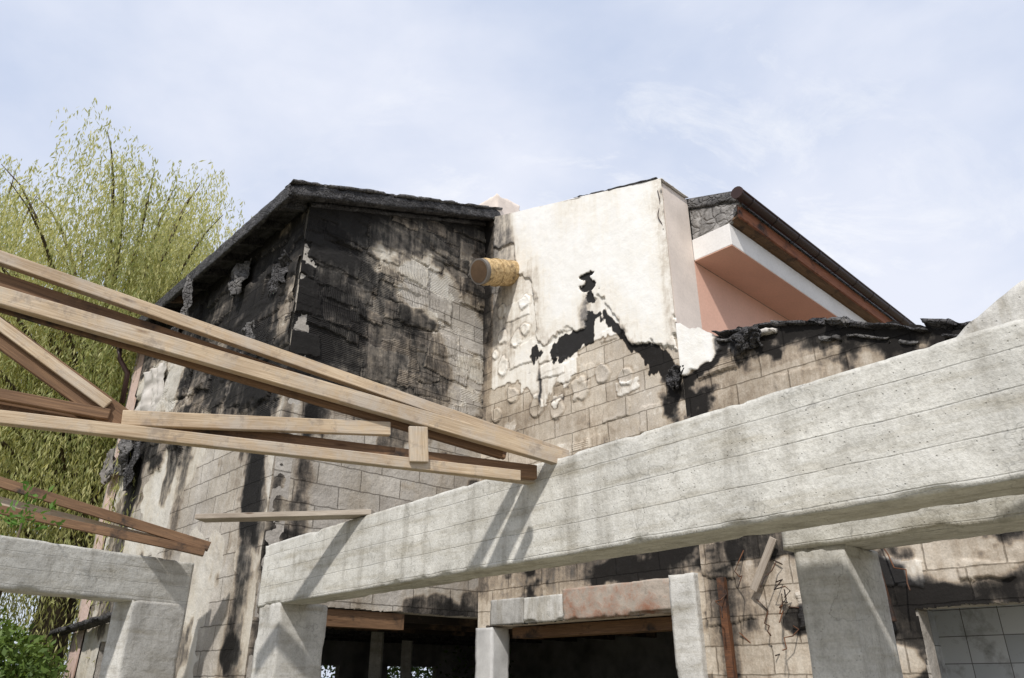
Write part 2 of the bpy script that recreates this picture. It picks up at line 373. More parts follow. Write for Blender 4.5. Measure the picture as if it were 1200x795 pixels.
def fnL(S,Z):
    v,e=boards(S,Z,11,1.0,.5,.06)
    hf=fbm(S*6,Z*6,22,4)-.5
    h,tone,ed,cmb=sheets(S,Z,140,15,(-.1,7.4),(5.5,9.2),(.35,1.1),.2)
    soot=.90+.4*(fbm(S*.8,Z*1.3,25,5)-.5)+.2*(v-.5)+.15*tone
    soot-=.4*ss(.62,.7,fbm(S*1.1,Z*1.1,31))
    pale=sdpoly(S,Z,[(4.2,8.0),(5.2,8.3),(7.3,8.0),(7.3,6.9),(4.6,6.5)])+(fbm(S*2,Z*2,12)-.5)*.5+hf*.3
    soot-=.75*ss(.1,-.15,pale)
    low=ss(6.0,5.5,Z+(fbm(S*1.3,Z*.8,14)-.5)*1.6+hf*.5)
    st=np.exp(-((S-.55+hf*.4)/.3)**2)*.7+np.exp(-((S-6.3)/.35)**2)*.9*ss(4.4,5.2,Z)+np.exp(-((S-3.6+hf*.3)/.22)**2)*.5
    soot=soot*(1-low)+low*(.05+.6*(fbm(S*1.6,Z*.7,9)-.46)+st+.55*ss(.57,.65,fbm(S*1.4,Z*1.0,43)))
    soot+=.35*ss(.5,.0,9.2-Z)
    soot+=(.22*np.clip(ed,0,1)+.2*np.clip(ed,-1,0))*(1-low)
    pl=.2+.7*ss(.45,.5,fbm(S*.9,Z*.9,18))*(low>.5)+.8*ss(.1,-.1,pale)
    return soot,pl,((cmb==1)|((tone==0)&(v>.6)))*(1-low)*.9,(cmb==2)*(1-low)*.7,h*1.6*(1-low)+hf*.02
topL=lambda s:9.2+0*s
wall('side_wall_face',FL,0,7.35,0,topL,.025,fnL,[(5.2,6.3,1.0,2.3)],MW_A,house)
def fnP(S,Z):
    n=fbm(S*1.3,Z*1.3,61)
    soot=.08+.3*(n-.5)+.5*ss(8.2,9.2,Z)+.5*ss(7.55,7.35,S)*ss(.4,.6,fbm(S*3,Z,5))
    return soot,np.full_like(S,.95),S*0,S*0,.03+(fbm(S*6,Z*6,2)-.5)*.006
wall('pink_render_strip',FL,7.34,8.0,0,topL,.04,fnP,[],MW_P,house)
prism('side_wall_core_a',FL,[(.0,0),(5.2,0),(5.2,9.15),(.0,9.15)],-.3,-.025,MW_A,house)
prism('side_wall_core_b',FL,[(6.3,0),(8,0),(8,9.15),(6.3,9.15)],-.3,-.025,MW_A,house)
prism('side_wall_core_c',FL,[(5.2,2.3),(6.3,2.3),(6.3,9.15),(5.2,9.15)],-.3,-.03,MW_A,house)
prism('side_wall_core_d',FL,[(5.2,0),(6.3,0),(6.3,1.0),(5.2,1.0)],-.3,-.03,MW_A,house)
PB=[(.30,12),(.33,9.96),(.95,9.75),(1.05,9.0),(1.5,8.7),(1.55,7.35),(1.76,7.12),(1.98,7.3),(2.7,7.28),(2.8,7.6),(3.2,7.62),(3.55,6.95),(3.8,6.65),(4.15,6.42),(4.6,6.15),(4.7,12)]
def fnB(S,Z):
    nz=fbm(S*3,Z*3,71,5)-.5;nz2=fbm(S*8,Z*8,72,4)-.5
    spk=fbm(S*6.5+Z*2,Z*1.8-S,74,4)-.5
    d=sdpoly(S,Z,PB)+nz*.22+nz2*.14+spk*.35*ss(1.3,1.7,S)
    h1=np.hypot((S-2.88)/.15,(Z-8.03)/.22)+nz2*2.4+nz;h2=np.hypot((S-2.92+.25*(Z-7.7))/.08,(Z-7.72)/.28)+nz2*2.4
    hole=np.minimum(h1,h2)
    pm=ss(.012,-.012,d)*ss(.9,1.05,hole)
    burn=dline(S,Z,[(1.62,7.1),(1.9,7.02),(2.7,7.14),(2.78,7.38),(3.2,7.38),(3.5,6.85),(3.8,6.5),(4.2,6.2)])
    bw=.02+.26*ss(.35,.75,fbm(S*5,Z*1.0,75,4))
    bk=ss(bw+.025,bw-.015,burn+nz*.16+nz2*.16+spk*.2)*(1-pm)
    v,e=boards(S,Z,17,.9,.5,.10)
    hh,tone,ed,cmb=sheets(S,Z,26,25,(0,4.5),(4.6,9.3),(.25,.7))
    bl=.16+.50*(fbm(S*1.1,Z*1.3,73,5)-.45)+.12*(v-.5)+.07*tone+.16*np.clip(ed,0,1)
    bl+=.45*ss(1.6,.0,S)*ss(7.0,8.3,Z)+.45*ss(.35,.05,S)*ss(5.8,7.2,Z)
    bl+=1.0*ss(.45,.0,np.hypot((S-4.35)/.8,(Z-5.5)/.9)-.1+nz*.9+nz2*.6)
    bl+=.35*ss(5.4,4.6,Z+nz*1.5)*ss(2.6,3.2,Z)
    bl+=.75*(ss(.46,.60,fbm(S*1.8,Z*2.6,90,4)))*ss(3.9,3.3,Z)
    bl+=.6*np.exp(-((S-1.6+nz2*.1)/.035)**2)*ss(7.0,6.6,Z)*ss(6.0,6.2,Z)
    mid=Z-(6.5+.25*np.sin(S*2.3)+nz*1.1+.3*(S>2.5)+spk*.4)
    pl2=ss(-.01,.01,mid)*ss(.2,.35,S)*(.62)
    bl+=.35*np.exp(-((mid+.015)/.03)**2)*ss(.2,.4,S)*ss(.45,.6,fbm(S*2,Z*2,76))
    ps=.35*ss(.08,.0,-d)*ss(.42,.6,fbm(S*3,Z*3,77))+.16*ss(.6,.1,-d)
    ps+=.40*ss(2.2,.3,S+nz)*ss(.4,.65,fbm(S*1.6,Z*.6,78))+.12*ss(.2,0.,4.5-S)
    ps+=.45*ss(.75,.1,np.hypot((S-2.85)/.35,(Z-7.5)/.8)+nz)
    ps+=.14*ss(1.2,.2,10.8-.302*S-Z)*ss(.4,.6,fbm(S*2,Z*.5,79))
    soot=pm*ps+(1-pm)*np.maximum(bl,bk*1.2)
    soot=np.where((hole<1)&(d<0),1.2,soot)
    disp=pm*.05+(1-pm)*(pl2*.02+hh*.6)+(nz2)*.008
    dabs=[(.62,7.14,.15),(.86,6.5,.17),(1.5,6.12,.15),(2.54,6.2,.2),(.6,7.78,.14),(1.0,7.6,.16),(3.05,6.3,.15),(.45,6.2,.13),(3.5,6.1,.14),(1.25,8.3,.15),(.55,8.35,.13),(1.25,7.75,.14),(.4,7.45,.12),(2.0,5.9,.15)]
    for(x,y,r)in dabs:
        q=np.hypot(S-x,(Z-y)*.85)/r+nz2*.9+nz*.8
        disp+=(1-pm)*.03*ss(1.0,.8,q)*(.5+.5*ss(.2,.8,q))
        soot+=(1-pm)*(.16*np.exp(-((q-1.08)/.12)**2)-.10*ss(1,.7,q))
    pl=pm*1.0+(1-pm)*np.maximum(pl2,.38+.35*tone)*ss(.2,.3,S)
    return soot,pl,(1-pm)*(cmb==1)*.45,S*0,disp
topB=lambda s:10.80-.302*s
wall('wing_gable_face',FB,0,4.58,0,topB,.0175,fnB,[(.2,4.12,-1,2.47)],MW_B,house)
prism('wing_gable_core',FB,[(0,2.47),(4.55,2.47),(4.55,9.38),(0,10.76)],-.77,-.03,PINKS,house)
prism('wing_gable_pier',FB,[(4.12,0),(4.55,0),(4.55,2.46),(4.12,2.46)],-.6,-.03,MW_A,house)
rough_box('burnt_coping',FB,2.6,4.5,-.3,.06,10.80,10.84,CHAR,house,.04,.02,.02,-.302,5)
rough_box('coping_strip',FB,.3,4.6,-.75,.05,10.78,10.805,WHITE,house,.06,.01,.01,-.302,6)
def topW(s): return np.interp(s,[4.55,5.37,6.05,7.16,8.19,11],[6.62,6.22,6.16,5.72,5.36,4.4])+(fbm(s*5,s*0,9)-.5)*.25
def fnW(S,Z):
    nz=fbm(S*3,Z*3,81,5)-.5;nz2=fbm(S*8,Z*8,82,4)-.5
    T=topW(S)-Z
    d=sdpoly(S,Z,[(4.5,7),(5.4,6.4),(5.28,6.0),(4.95,5.85),(4.7,5.75),(4.5,5.85)])+nz*.2+nz2*.15
    pm=ss(.015,-.015,d)
    v,e=boards(S,Z,23,.9,.5,.06)
    hh,tone,ed,cmb=sheets(S,Z,50,35,(4.5,10.6),(1.0,6.2),(.25,.8),.08)
    soot=.30+.6*(fbm(S*1.2,Z*1.5,83,5)-.5)+.2*(v-.5)+.12*tone+.16*np.clip(ed,0,1)
    soot+=1.0*ss(.6,.12,T+nz*.8+nz2*.4)*ss(5.1,5.4,S)
    soot+=1.1*ss(.14,.02,dline(S,Z,[(4.62,5.7),(5.2,5.85),(5.5,6.2),(6.1,5.7)])+nz*.2+nz2*.15)
    soot+=.9*ss(.7,.1,np.hypot((S-4.6)/.8,(Z-5.35)/.6)+nz+nz2)
    soot+=.7*ss(.52,.62,fbm(S*1.7,Z*2.2,95,4))*ss(3.8,3.3,Z)+.4*np.exp(-((S-4.85)/.15)**2)*(Z<3.3)
    soot+=.6*ss(.2,.02,np.abs(Z-2.45)-.05+nz*.3)*ss(7.0,7.3,S)
    soot=soot*(1-pm)+pm*(.03+.9*ss(.15,.0,-d)*ss(.4,.6,nz+.5)*(S>4.9))
    pl=np.maximum(pm,.3+.4*tone)
    return soot,pl,(1-pm)*(cmb==1)*.2,S*0,pm*.045+hh*1.1*(1-pm)+nz2*.014
wall('lower_wing_face',FB,4.582,10.6,0,topW,.022,fnW,[(7.2,8.9,-1,2.33)],MW_B,house)
prism('lower_wing_core_left',FB,[(4.56,0),(7.2,0),(7.2,5.5),(6.1,5.9),(4.56,6.35)],-.3,-.03,MW_A,house)
prism('lower_wing_core_upper',FB,[(7.2,2.33),(8.9,2.33),(8.9,4.9),(7.2,5.5)],-.3,-.03,MW_A,house)
prism('lower_wing_core_right',FB,[(8.9,0),(10.6,0),(10.6,4.3),(8.9,4.9)],-.3,-.03,MW_A,house)
prism('lower_wing_roof',FB,[(4.6,6.2),(10.6,4.1),(10.6,4.25),(4.6,6.35)],-5,-.3,CHAR2,house)
zt=lambda s:float(np.interp(s,[4.55,5.37,6.05,7.16,8.19,11],[6.62,6.22,6.16,5.72,5.36,4.4]))
ASH=paintmat('flaked_pale_render',(.62,.58,.53),.4)
rr=random.Random(4);i=0
for layer in range(2):
    s=5.2
    while s<10.2:
        L=rr.uniform(.2,.75);h=rr.uniform(.03,.10);sl=(zt(s+L)-zt(s))/L+rr.uniform(-.12,.12);z0=zt(s)-sl*s+rr.uniform(-.03,.02)-layer*rr.uniform(.12,.22)
        rough_box('charred_coping_%d'%i,FB,s,s+L,-.25,rr.uniform(.05,.16)-layer*.02,z0,z0+h,rr.choice([CHAR,CHAR,CHAR2] if layer==0 else [CHAR2,ASH,CHAR]),house,.03,.05,.05,sl,i*3);s+=L*(rr.uniform(.7,.98) if layer==0 else rr.uniform(.9,1.9));i+=1
# main roof
sh=.357
rough_box('main_roof_rake_board',FA,-.5,4.25,.18,.36,9.20,9.42,CHAR,house,.035,.02,.03,sh,2)
rough_box('main_roof_rake_capping',FA,-.52,4.27,.10,.40,9.43,9.48,CHAR2,house,.04,.02,.03,sh,9)
prism('main_roof_deck',FA,[(-.5,9.28-.5*sh),(4.12,9.28+4.12*sh),(4.12,9.45+4.12*sh),(-.5,9.45-.5*sh)],-8.35,.17,CHAR,house)
prism('main_roof_back_slope',FA,[(4.13,9.28+4.12*sh),(9,9.0),(9,9.17),(4.13,9.45+4.12*sh)],-8.35,-.32,CHAR2,house)
rough_box('main_eave_board',FL,-.28,8.35,.44,.52,8.98,9.26,CHAR,house,.04,.015,.02,0,3)
for i in range(11):
    u=.1+i*.8
    prism('rafter_tail_%d'%i,FA,[(-.46,9.27-.14-.46*sh),(0.,9.27-.14),(0.,9.275),(-.46,9.275-.46*sh)],-u-.05,-u+.05,WOODC if i in(6,7) else CHAR,house)
rough_box('wall_plate',FA,0.02,4.1,.0,.07,9.16,9.25,CHAR,house,.04,.01,.01,sh,8)
rough_box('ridge_chimney',FB,-.35,.35,-.75,-.02,10.3,11.35,PINKS,house,.06,.02,.03,0,4)
sw=-.33
prism('wing_roof_deck',FB,[(0,10.76),(5.6,10.76+5.6*sw),(5.6,10.93+5.6*sw),(0,10.93)],-9,-.80,CHAR2,house)
prism('wing_roof_back',FB,[(0,10.76),(0,10.93),(-4,9.6),(-4,9.4)],-9,-.80,CHAR2,house)
rough_box('wing_roof_burnt_edge',FB,4.3,5.62,-1.0,-.77,10.70,10.90,CHAR2,house,.035,.03,.04,sw,7)
ENDM=charmat('sooty_gable_sheet',(.16,.15,.14),(.36,.34,.32),6)
prism('wing_roof_end_infill',FB,[(4.56,8.56),(5.3,8.56),(5.5,8.83),(5.5,10.68+5.5*sw),(4.56,10.68+4.56*sw)],-.86,-.80,ENDM,house)
prism('eave_box',FB,[(4.551,8.14),(5.28,8.14),(5.28,8.55),(4.551,8.55)],-9,-.77,WHITE,house,.01)
prism('eave_box_soffit_render',FB,[(4.555,8.125),(5.275,8.125),(5.275,8.136),(4.555,8.136)],-8.99,-.775,PINK,house)
prism('wing_front_wall',FB,[(4.3,5.5),(4.55,5.5),(4.55,8.12),(4.3,8.12)],-9,-.775,PINK,house)
prism('eave_fascia_board',FB,[(5.44,8.60),(5.48,8.60),(5.48,8.84),(5.44,8.84)],-9,-.80,woodmat('red_brown_board',(.36,.15,.08),(.24,.09,.05),.15),house)
prism('eave_boxing',FB,[(5.20,8.56),(5.44,8.62),(5.44,8.66),(5.20,8.60)],-9,-.80,WOODB,house)
def tube(name,pts,r,mat,parent,seg=14,a0=0,a1=2*math.pi,cap=True,radii=None):
    pts=[np.array(p,float) for p in pts];V=[];n=len(pts)
    for i,p in enumerate(pts):
        d=pts[min(i+1,n-1)]-pts[max(i-1,0)];d/=np.linalg.norm(d)
        ref=U if abs(d[2])<.9 else np.array((1.,0,0));s=np.cross(d,ref);s/=np.linalg.norm(s);u=np.cross(s,d)
        rr=radii[i] if radii else r
        for k in range(seg):
            t=a0+(a1-a0)*k/(seg if a1-a0>6.2 else seg-1);V.append(p+rr*(math.cos(t)*s+math.sin(t)*u))
    F=[];cl=a1-a0>6.2
    for i in range(n-1):
        for k in range(seg if cl else seg-1):
            k2=(k+1)%seg;F.append([i*seg+k,i*seg+k2,(i+1)*seg+k2,(i+1)*seg+k])
    if cap: F.append(list(range(seg))[::-1]);F.append([(n-1)*seg+k for k in range(seg)])
    return mk(name,V,F,mat,parent,smooth=not(cap and n==2))
gp=[FB(5.58,-.62-t*.5,8.93) for t in np.linspace(0,16,20)]
tube('eave_gutter',gp,.10,GUT,house,12,math.pi,2*math.pi,False)
tube('gutter_bead',[p+(-a)*.10 for p in gp],.02,GUT,house,8)
tube('roof_edge_trim',[FB(5.52,-.78-t*.5,9.12) for t in np.linspace(0,16,4)],.04,GUT,house,8)
tube('gutter_end_cap',[FB(5.58,-.60,8.93),FB(5.58,-.64,8.93)],.11,GUT,house,14)
for i in range(10):
    u=-.95-i*.8
    tube('gutter_bracket_%d'%i,[FB(5.58,u,8.925),FB(5.58,u-.03,8.925)],.112,GUT,house,12,math.pi,2*math.pi,False)
duct=empty('exhaust_duct')
DM=M('scorched_insulation_wrap',.8,.1)
n1=DM.noise(4,6,.7);n2=DM.noise(2,4,.6,stretch=(9,9,9))
DM.col(DM.mix(DM.ramp(n1,[(.54,0.),(.7,.9)]),DM.mix(DM.ramp(n2,[(.4,0.),(.6,1.)]),(.60,.44,.24),(.38,.26,.13)),(.05,.04,.035)));DM.bump(n1,.05,.7);DM=DM.m
c0=FB(.85,-.02,9.12);c1=FB(.85,.80,8.84);c2=FB(.85,.88,8.81)
lerp=lambda t:c0*(1-t)+c1*t
tube('wrapped_duct',[lerp(t) for t in np.linspace(0,1,12)],.27,DM,duct,32,radii=[.265+.008*math.sin(i*2.1) for i in range(12)],cap=False)
dv=(c2-c1)/np.linalg.norm(c2-c1)
tube('duct_band',[lerp(.55),lerp(.60)],.283,DM,duct,32)
tube('duct_end_ring',[c1-dv*.06,c2],.255,paintmat('sooty_zinc',(.20,.18,.16),.5),duct,32)
tube('duct_end_cap',[c2-dv*.01,c2+dv*.006],.22,paintmat('brown_scorched_cap',(.14,.09,.055),.6,.9),duct,32)
# interior
SOOTC=paintmat('sooty_ceiling_plaster',(.30,.29,.28),.6)
prism('ground_floor_ceiling',FA,[(.1,2.80),(11,2.80),(11,3.0),(.1,3.0)],-8,-.32,SOOTC,house)
prism('ground_floor_ceiling_wing',FB,[(.05,2.80),(10.5,2.80),(10.5,3.0),(.05,3.0)],-8,-.80,SOOTC,house)
for i in range(6):
    prism('ceiling_joist_%d'%i,FA,[(.2,2.55),(10.5,2.55),(10.5,2.79),(.2,2.79)],-.9-i*1.25-.1,-.9-i*1.25,WOODC if i<3 else CHAR,house)
prism('opening_timber_lintel_a',FA,[(.97,2.36),(2.6,2.36),(2.6,2.60),(.97,2.60)],-.28,-.06,WOODB,house)
prism('opening_timber_lintel_b',FB,[(.5,2.28),(4.1,2.28),(4.1,2.45),(.5,2.45)],-.7,-.35,WOODB,house)
RL=M('rust_stained_concrete',.9);rn=RL.noise(3,6,.75);rm=RL.noise(12,5,.6)
RL.col(RL.mix(.5,RL.mix(RL.ramp(rn,[(.45,0.),(.66,.9)]),(.42,.36,.30),(.26,.12,.07)),RL.ramp(rm,[(.3,.5),(.6,1.1)]),'MULTIPLY'));RL.bump(rm,.02,.6);RL=RL.m
SOOTB=concmat('sooty_concrete_block',(.40,.39,.37),False)
rough_box('opening_lintel_right',FB,2.05,4.1,-.2,.05,2.47,2.93,RL,house,.03,.012,.02,0,12)
rough_box('opening_lintel_left_a',FB,.35,1.15,-.2,.03,2.47,2.88,SOOTB,house,.03,.01,.02,0,13)
rough_box('opening_lintel_left_b',FB,1.17,2.03,-.2,.05,2.47,2.86,CONC2,house,.03,.01,.02,0,18)
rough_box('corner_support_column',FB,-.02,.4,-.38,.03,0,2.45,paintmat('white_painted_column',(.60,.59,.57),.4),house,.05,.01,.02,0,14,True)
rough_box('wing_column_post',FB,4.10,4.50,-.2,.12,0,2.95,CONC2,house,.04,.01,.02,0,15,True)
prism('rusty_door_post',FB,[(4.83,0),(4.93,0),(4.93,2.85),(4.83,2.85)],.0,.09,RUST,house,.005)
timber('leaning_board',FB(5.35,.1,2.65),FB(5.72,.1,3.25),.03,.10,WOODG,house)
timber('rusty_pipe',FB(6.98,.12,2.2),FB(6.90,.12,2.95),.06,.06,RUST,house)
rr=random.Random(8)
for i in range(14):
    s0=rr.uniform(4.7,7.1);z0=rr.uniform(2.1,3.2)
    pts=[FB(s0,.03,z0)]
    for j in range(5): pts.append(pts[-1]+np.array((rr.uniform(-.12,.12),rr.uniform(-.14,.02),rr.uniform(-.16,.03))))
    tube('bent_rebar_%d'%i,pts,.008,RUST,house,6)
timber('inner_post',FB(3.6,-2.4,0),FB(3.6,-2.4,2.55),.25,.25,WOODC,house,up=(1,0,0))
for i,(x,y) in enumerate([(1.5,-3.4),(2.9,-5.6),(5.2,-4.6),(7.2,-6.2)]):
    timber('interior_post_%d'%i,FA(x,y,0),FA(x,y,2.79),.25,.25,CONC2,house,up=(1,0,0))
prism('tiled_inner_wall',FB,[(6.9,0),(10,0),(10,2.7),(6.9,2.7)],-1.5,-1.4,TILE,house)
prism('tiled_inner_return',FB,[(6.8,0),(6.9,0),(6.9,2.7),(6.8,2.7)],-1.4,-.31,TILE,house)
k=0
for(u0,u1,z0,z1)in[(0,1.0,0,2.8),(1,3.0,0,1.15),(3.0,4.6,0,2.8),(4.6,6.4,0,1.15),(6.4,7.9,0,2.8),(7.9,9.6,0,1.15),(9.6,11,0,2.8),(1,3.0,2.0,2.8),(4.6,6.4,2.0,2.8),(7.9,9.6,2.0,2.8)]:
    prism('back_wall_%d'%k,FA,[(u0,z0),(u1,z0),(u1,z1),(u0,z1)],-8.2,-8.0,SOOTC,house);k+=1
prism('back_wall_upper',FA,[(0,3.0),(8.5,3.0),(8.5,8.9),(4.12,10.6),(0,9.1)],-8.2,-8.0,MW_P,house)
prism('far_side_wall',FL,[(-9,0),(8,0),(8,2.8),(-9,2.8)],-11.2,-11,SOOTC,house)
tube('dangling_cable',[FB(4.50+.03*math.sin(t*2),.06+.02*math.sin(t*3),9.2-.2*t) for t in np.linspace(0,4,18)],.008,GUT,house,6)
tube('downpipe',[FL(8.1,.45,9.0),FL(8.1,.40,8.7),FL(8.05,.15,8.35),FL(8.05,.12,7.6)],.06,GUT,house,10)
def flap(name,F,s0,z0,w,h,mat,seed,n=.12):
    na,nb=22,34
    X,Y=np.meshgrid(np.linspace(-.5,.5,na),np.linspace(0,1,nb),indexing='ij')
    taper=1-.45*Y*vn(Y*3+seed,Y*0,seed)
    S=s0+X*w*taper+(fbm(Y*2,Y*0,seed)-.5)*w*.5
    Z=z0-Y*h*(1-.35*vn(X*6+seed,X*0,seed))
    N=n+(fbm(X*3+seed,Y*3,seed)-.5)*.35+.03*np.sin(X*22+Y*4)
    i=np.arange(na*nb).reshape(na,nb)
    q=np.stack([i[:-1,:-1],i[1:,:-1],i[1:,1:],i[:-1,1:]],-1).reshape(-1,4)
    o=mk(name,F(S,N,Z),q,mat,house,smooth=True)
    md=o.modifiers.new('thick','SOLIDIFY');md.thickness=.015
    return o
flap('hanging_felt',FL,3.75,9.15,.28,1.2,CHAR2,2.,.5)
flap('torn_render_sheet',FL,6.0,7.9,1.3,1.5,paintmat('torn_render',(.62,.58,.53),.4),5.,.12)
flap('torn_insulation_a',FL,6.9,6.5,.9,.9,CHAR2,8.,.2)
flap('torn_insulation_b',FL,7.5,6.3,.6,.8,paintmat('grey_torn_fleece',(.25,.23,.21),.5),11.,.25)
flap('torn_insulation_c',FL,6.3,6.2,.6,1.1,CHAR,15.,.15)
flap('scorched_flap',FB,5.75,6.15,.5,.35,CHAR,21.,.1)
flap('scorched_flap_b',FB,4.5,5.95,.3,.4,CHAR,25.,.08)
flap('scorched_flap_c',FL,2.2,8.9,.7,.8,CHAR2,31.,.15)
flap('scorched_flap_d',FL,5.2,8.9,.5,1.0,CHAR,35.,.15)
flap('scorched_flap_e',FL,.5,8.3,.6,.7,CHAR,38.,.1)
flap('scorched_flap_f',FL,1.4,7.4,.7,.6,CHAR2,41.,.08)
rough_box('burnt_awning_edge',FL,4.6,8.7,.05,.35,2.85,2.95,CHAR,house,.05,.03,.04,-.04,21)
# ================================================================= CONCRETE FRAME
bd=np.array((-.648,.761,0.));bd/=np.linalg.norm(bd);bn=np.array((-bd[1],bd[0],0.))
if bn[1]>0: bn=-bn
FBm=frame((2.31,3.33,0),bd,bn);FBr=frame((2.31,3.33,0),-bd,bn)
rough_box('concrete_beam',FBm,-3.2,8.40,-.38,0,2.44,3.18,CONC,None,.025,.004,.012,0,1)
rough_box('concrete_column',FBm,7.75,8.36,-.62,-.012,0,2.46,CONC2,None,.04,.005,.012,0,2,True)
FC=frame((1.97,5.36,0),-bd,bn)
rough_box('concrete_column.001',FC,0,.36,-.5,0,0,2.45,CONC2,None,.035,.005,.012,0,3,True)
rough_box('concrete_beam.001',FC,-.06,6,-.42,.03,2.44,2.86,CONC,None,.035,.005,.012,0,4)
rough_box('raking_concrete_beam',FBr,-.6,2.6,-.40,-.03,3.06,3.27,CONC2,None,.035,.004,.008,.49,5)
ld=np.array((1.43,2.31,0));ll=np.linalg.norm(ld);ld/=ll;ln=np.array((ld[1],-ld[0],0))
FLb=frame((-6.11,9.07,0),ld,ln)
rough_box('concrete_beam.002',FLb,-4.5,ll,-.4,0,2.6,3.2,CONC,None,.035,.005,.012,0,6)
rough_box('concrete_column.002',FLb,ll-.86,ll-.01,-.41,.012,0,2.62,CONC2,None,.04,.006,.014,0,7,True)
# ================================================================= TRUSSES
td=np.array((-math.sin(math.radians(67)),-math.cos(math.radians(67)),0))
tn=np.array((-td[1],td[0],0))
if tn[1]<0: tn=-tn
H=np.array((.33,5.66,0))
def T(s,z,o=0): return H+td*s+U*z+tn*o
tr=empty('timber_roof_truss')
timber('top_chord',T(-.05,3.185),T(7,4.30),.07,.115,WOOD,tr)
timber('top_chord_inner_ply',T(.4,3.22,.09),T(7,4.34,.09),.05,.13,WOODB,tr)  # brown ply colours in the shade between the paired chords
timber('top_chord_outer',T(-.20,3.27,.18),T(7,4.80,.18),.07,.085,WOOD,tr)
timber('top_chord_edge_board',T(.3,3.27,.26),T(7,4.64,.26),.05,.13,WOODB,tr)  # second ply in brown, shaded underside of the outer chord painted in
timber('bottom_chord',T(.30,3.01),T(7,3.05),.07,.08,WOOD,tr)
timber('bottom_chord_back',T(.1,3.09,.14),T(7,3.17,.14),.07,.11,WOODB,tr)  # brown tone stands in for underside shade of the bottom chord
timber('bottom_chord_flange',T(.05,3.06,.26),T(7,3.24,.26),.09,.06,WOOD,tr)
timber('web_diagonal',T(3.02,3.10,.06),T(4.9,4.25,.06),.05,.16,WOODB,tr)
timber('web_diagonal_face',T(3.12,3.19,.015),T(4.9,4.30,.015),.03,.07,WOOD,tr)
timber('web_tie_plank',T(3.03,3.125,.05),T(1.3,3.27,.05),.05,.10,WOOD,tr)
timber('web_tie_plank_b',T(3.1,3.13,.03),T(5.0,3.28,.03),.05,.07,WOODB,tr)
timber('web_post',T(1.1,3.02,-.055),T(1.12,3.28,-.055),.03,.14,WOOD,tr,up=(td[0],td[1],0))
H0=H.copy();H=np.array((-4.42,10.9,0))
tr2=empty('timber_roof_truss.001')
timber('top_chord',T(-.1,3.36),T(6,4.86),.08,.13,WOODB,tr2)
timber('middle_chord',T(-.05,3.30,.15),T(6,4.45,.15),.08,.12,WOOD,tr2)
timber('bottom_chord',T(-.05,3.28,-.05),T(6,4.18,-.05),.08,.11,WOODB,tr2)
H=H0
timber('wooden_plank',(-1.45,7.93,3.215),(-3.42,8.26,3.235),.22,.055,WOODG)
timber('plywood_sheet',(-9.1,12.2,.9),(-8.1,13.0,.95),.03,1.6,WOOD)
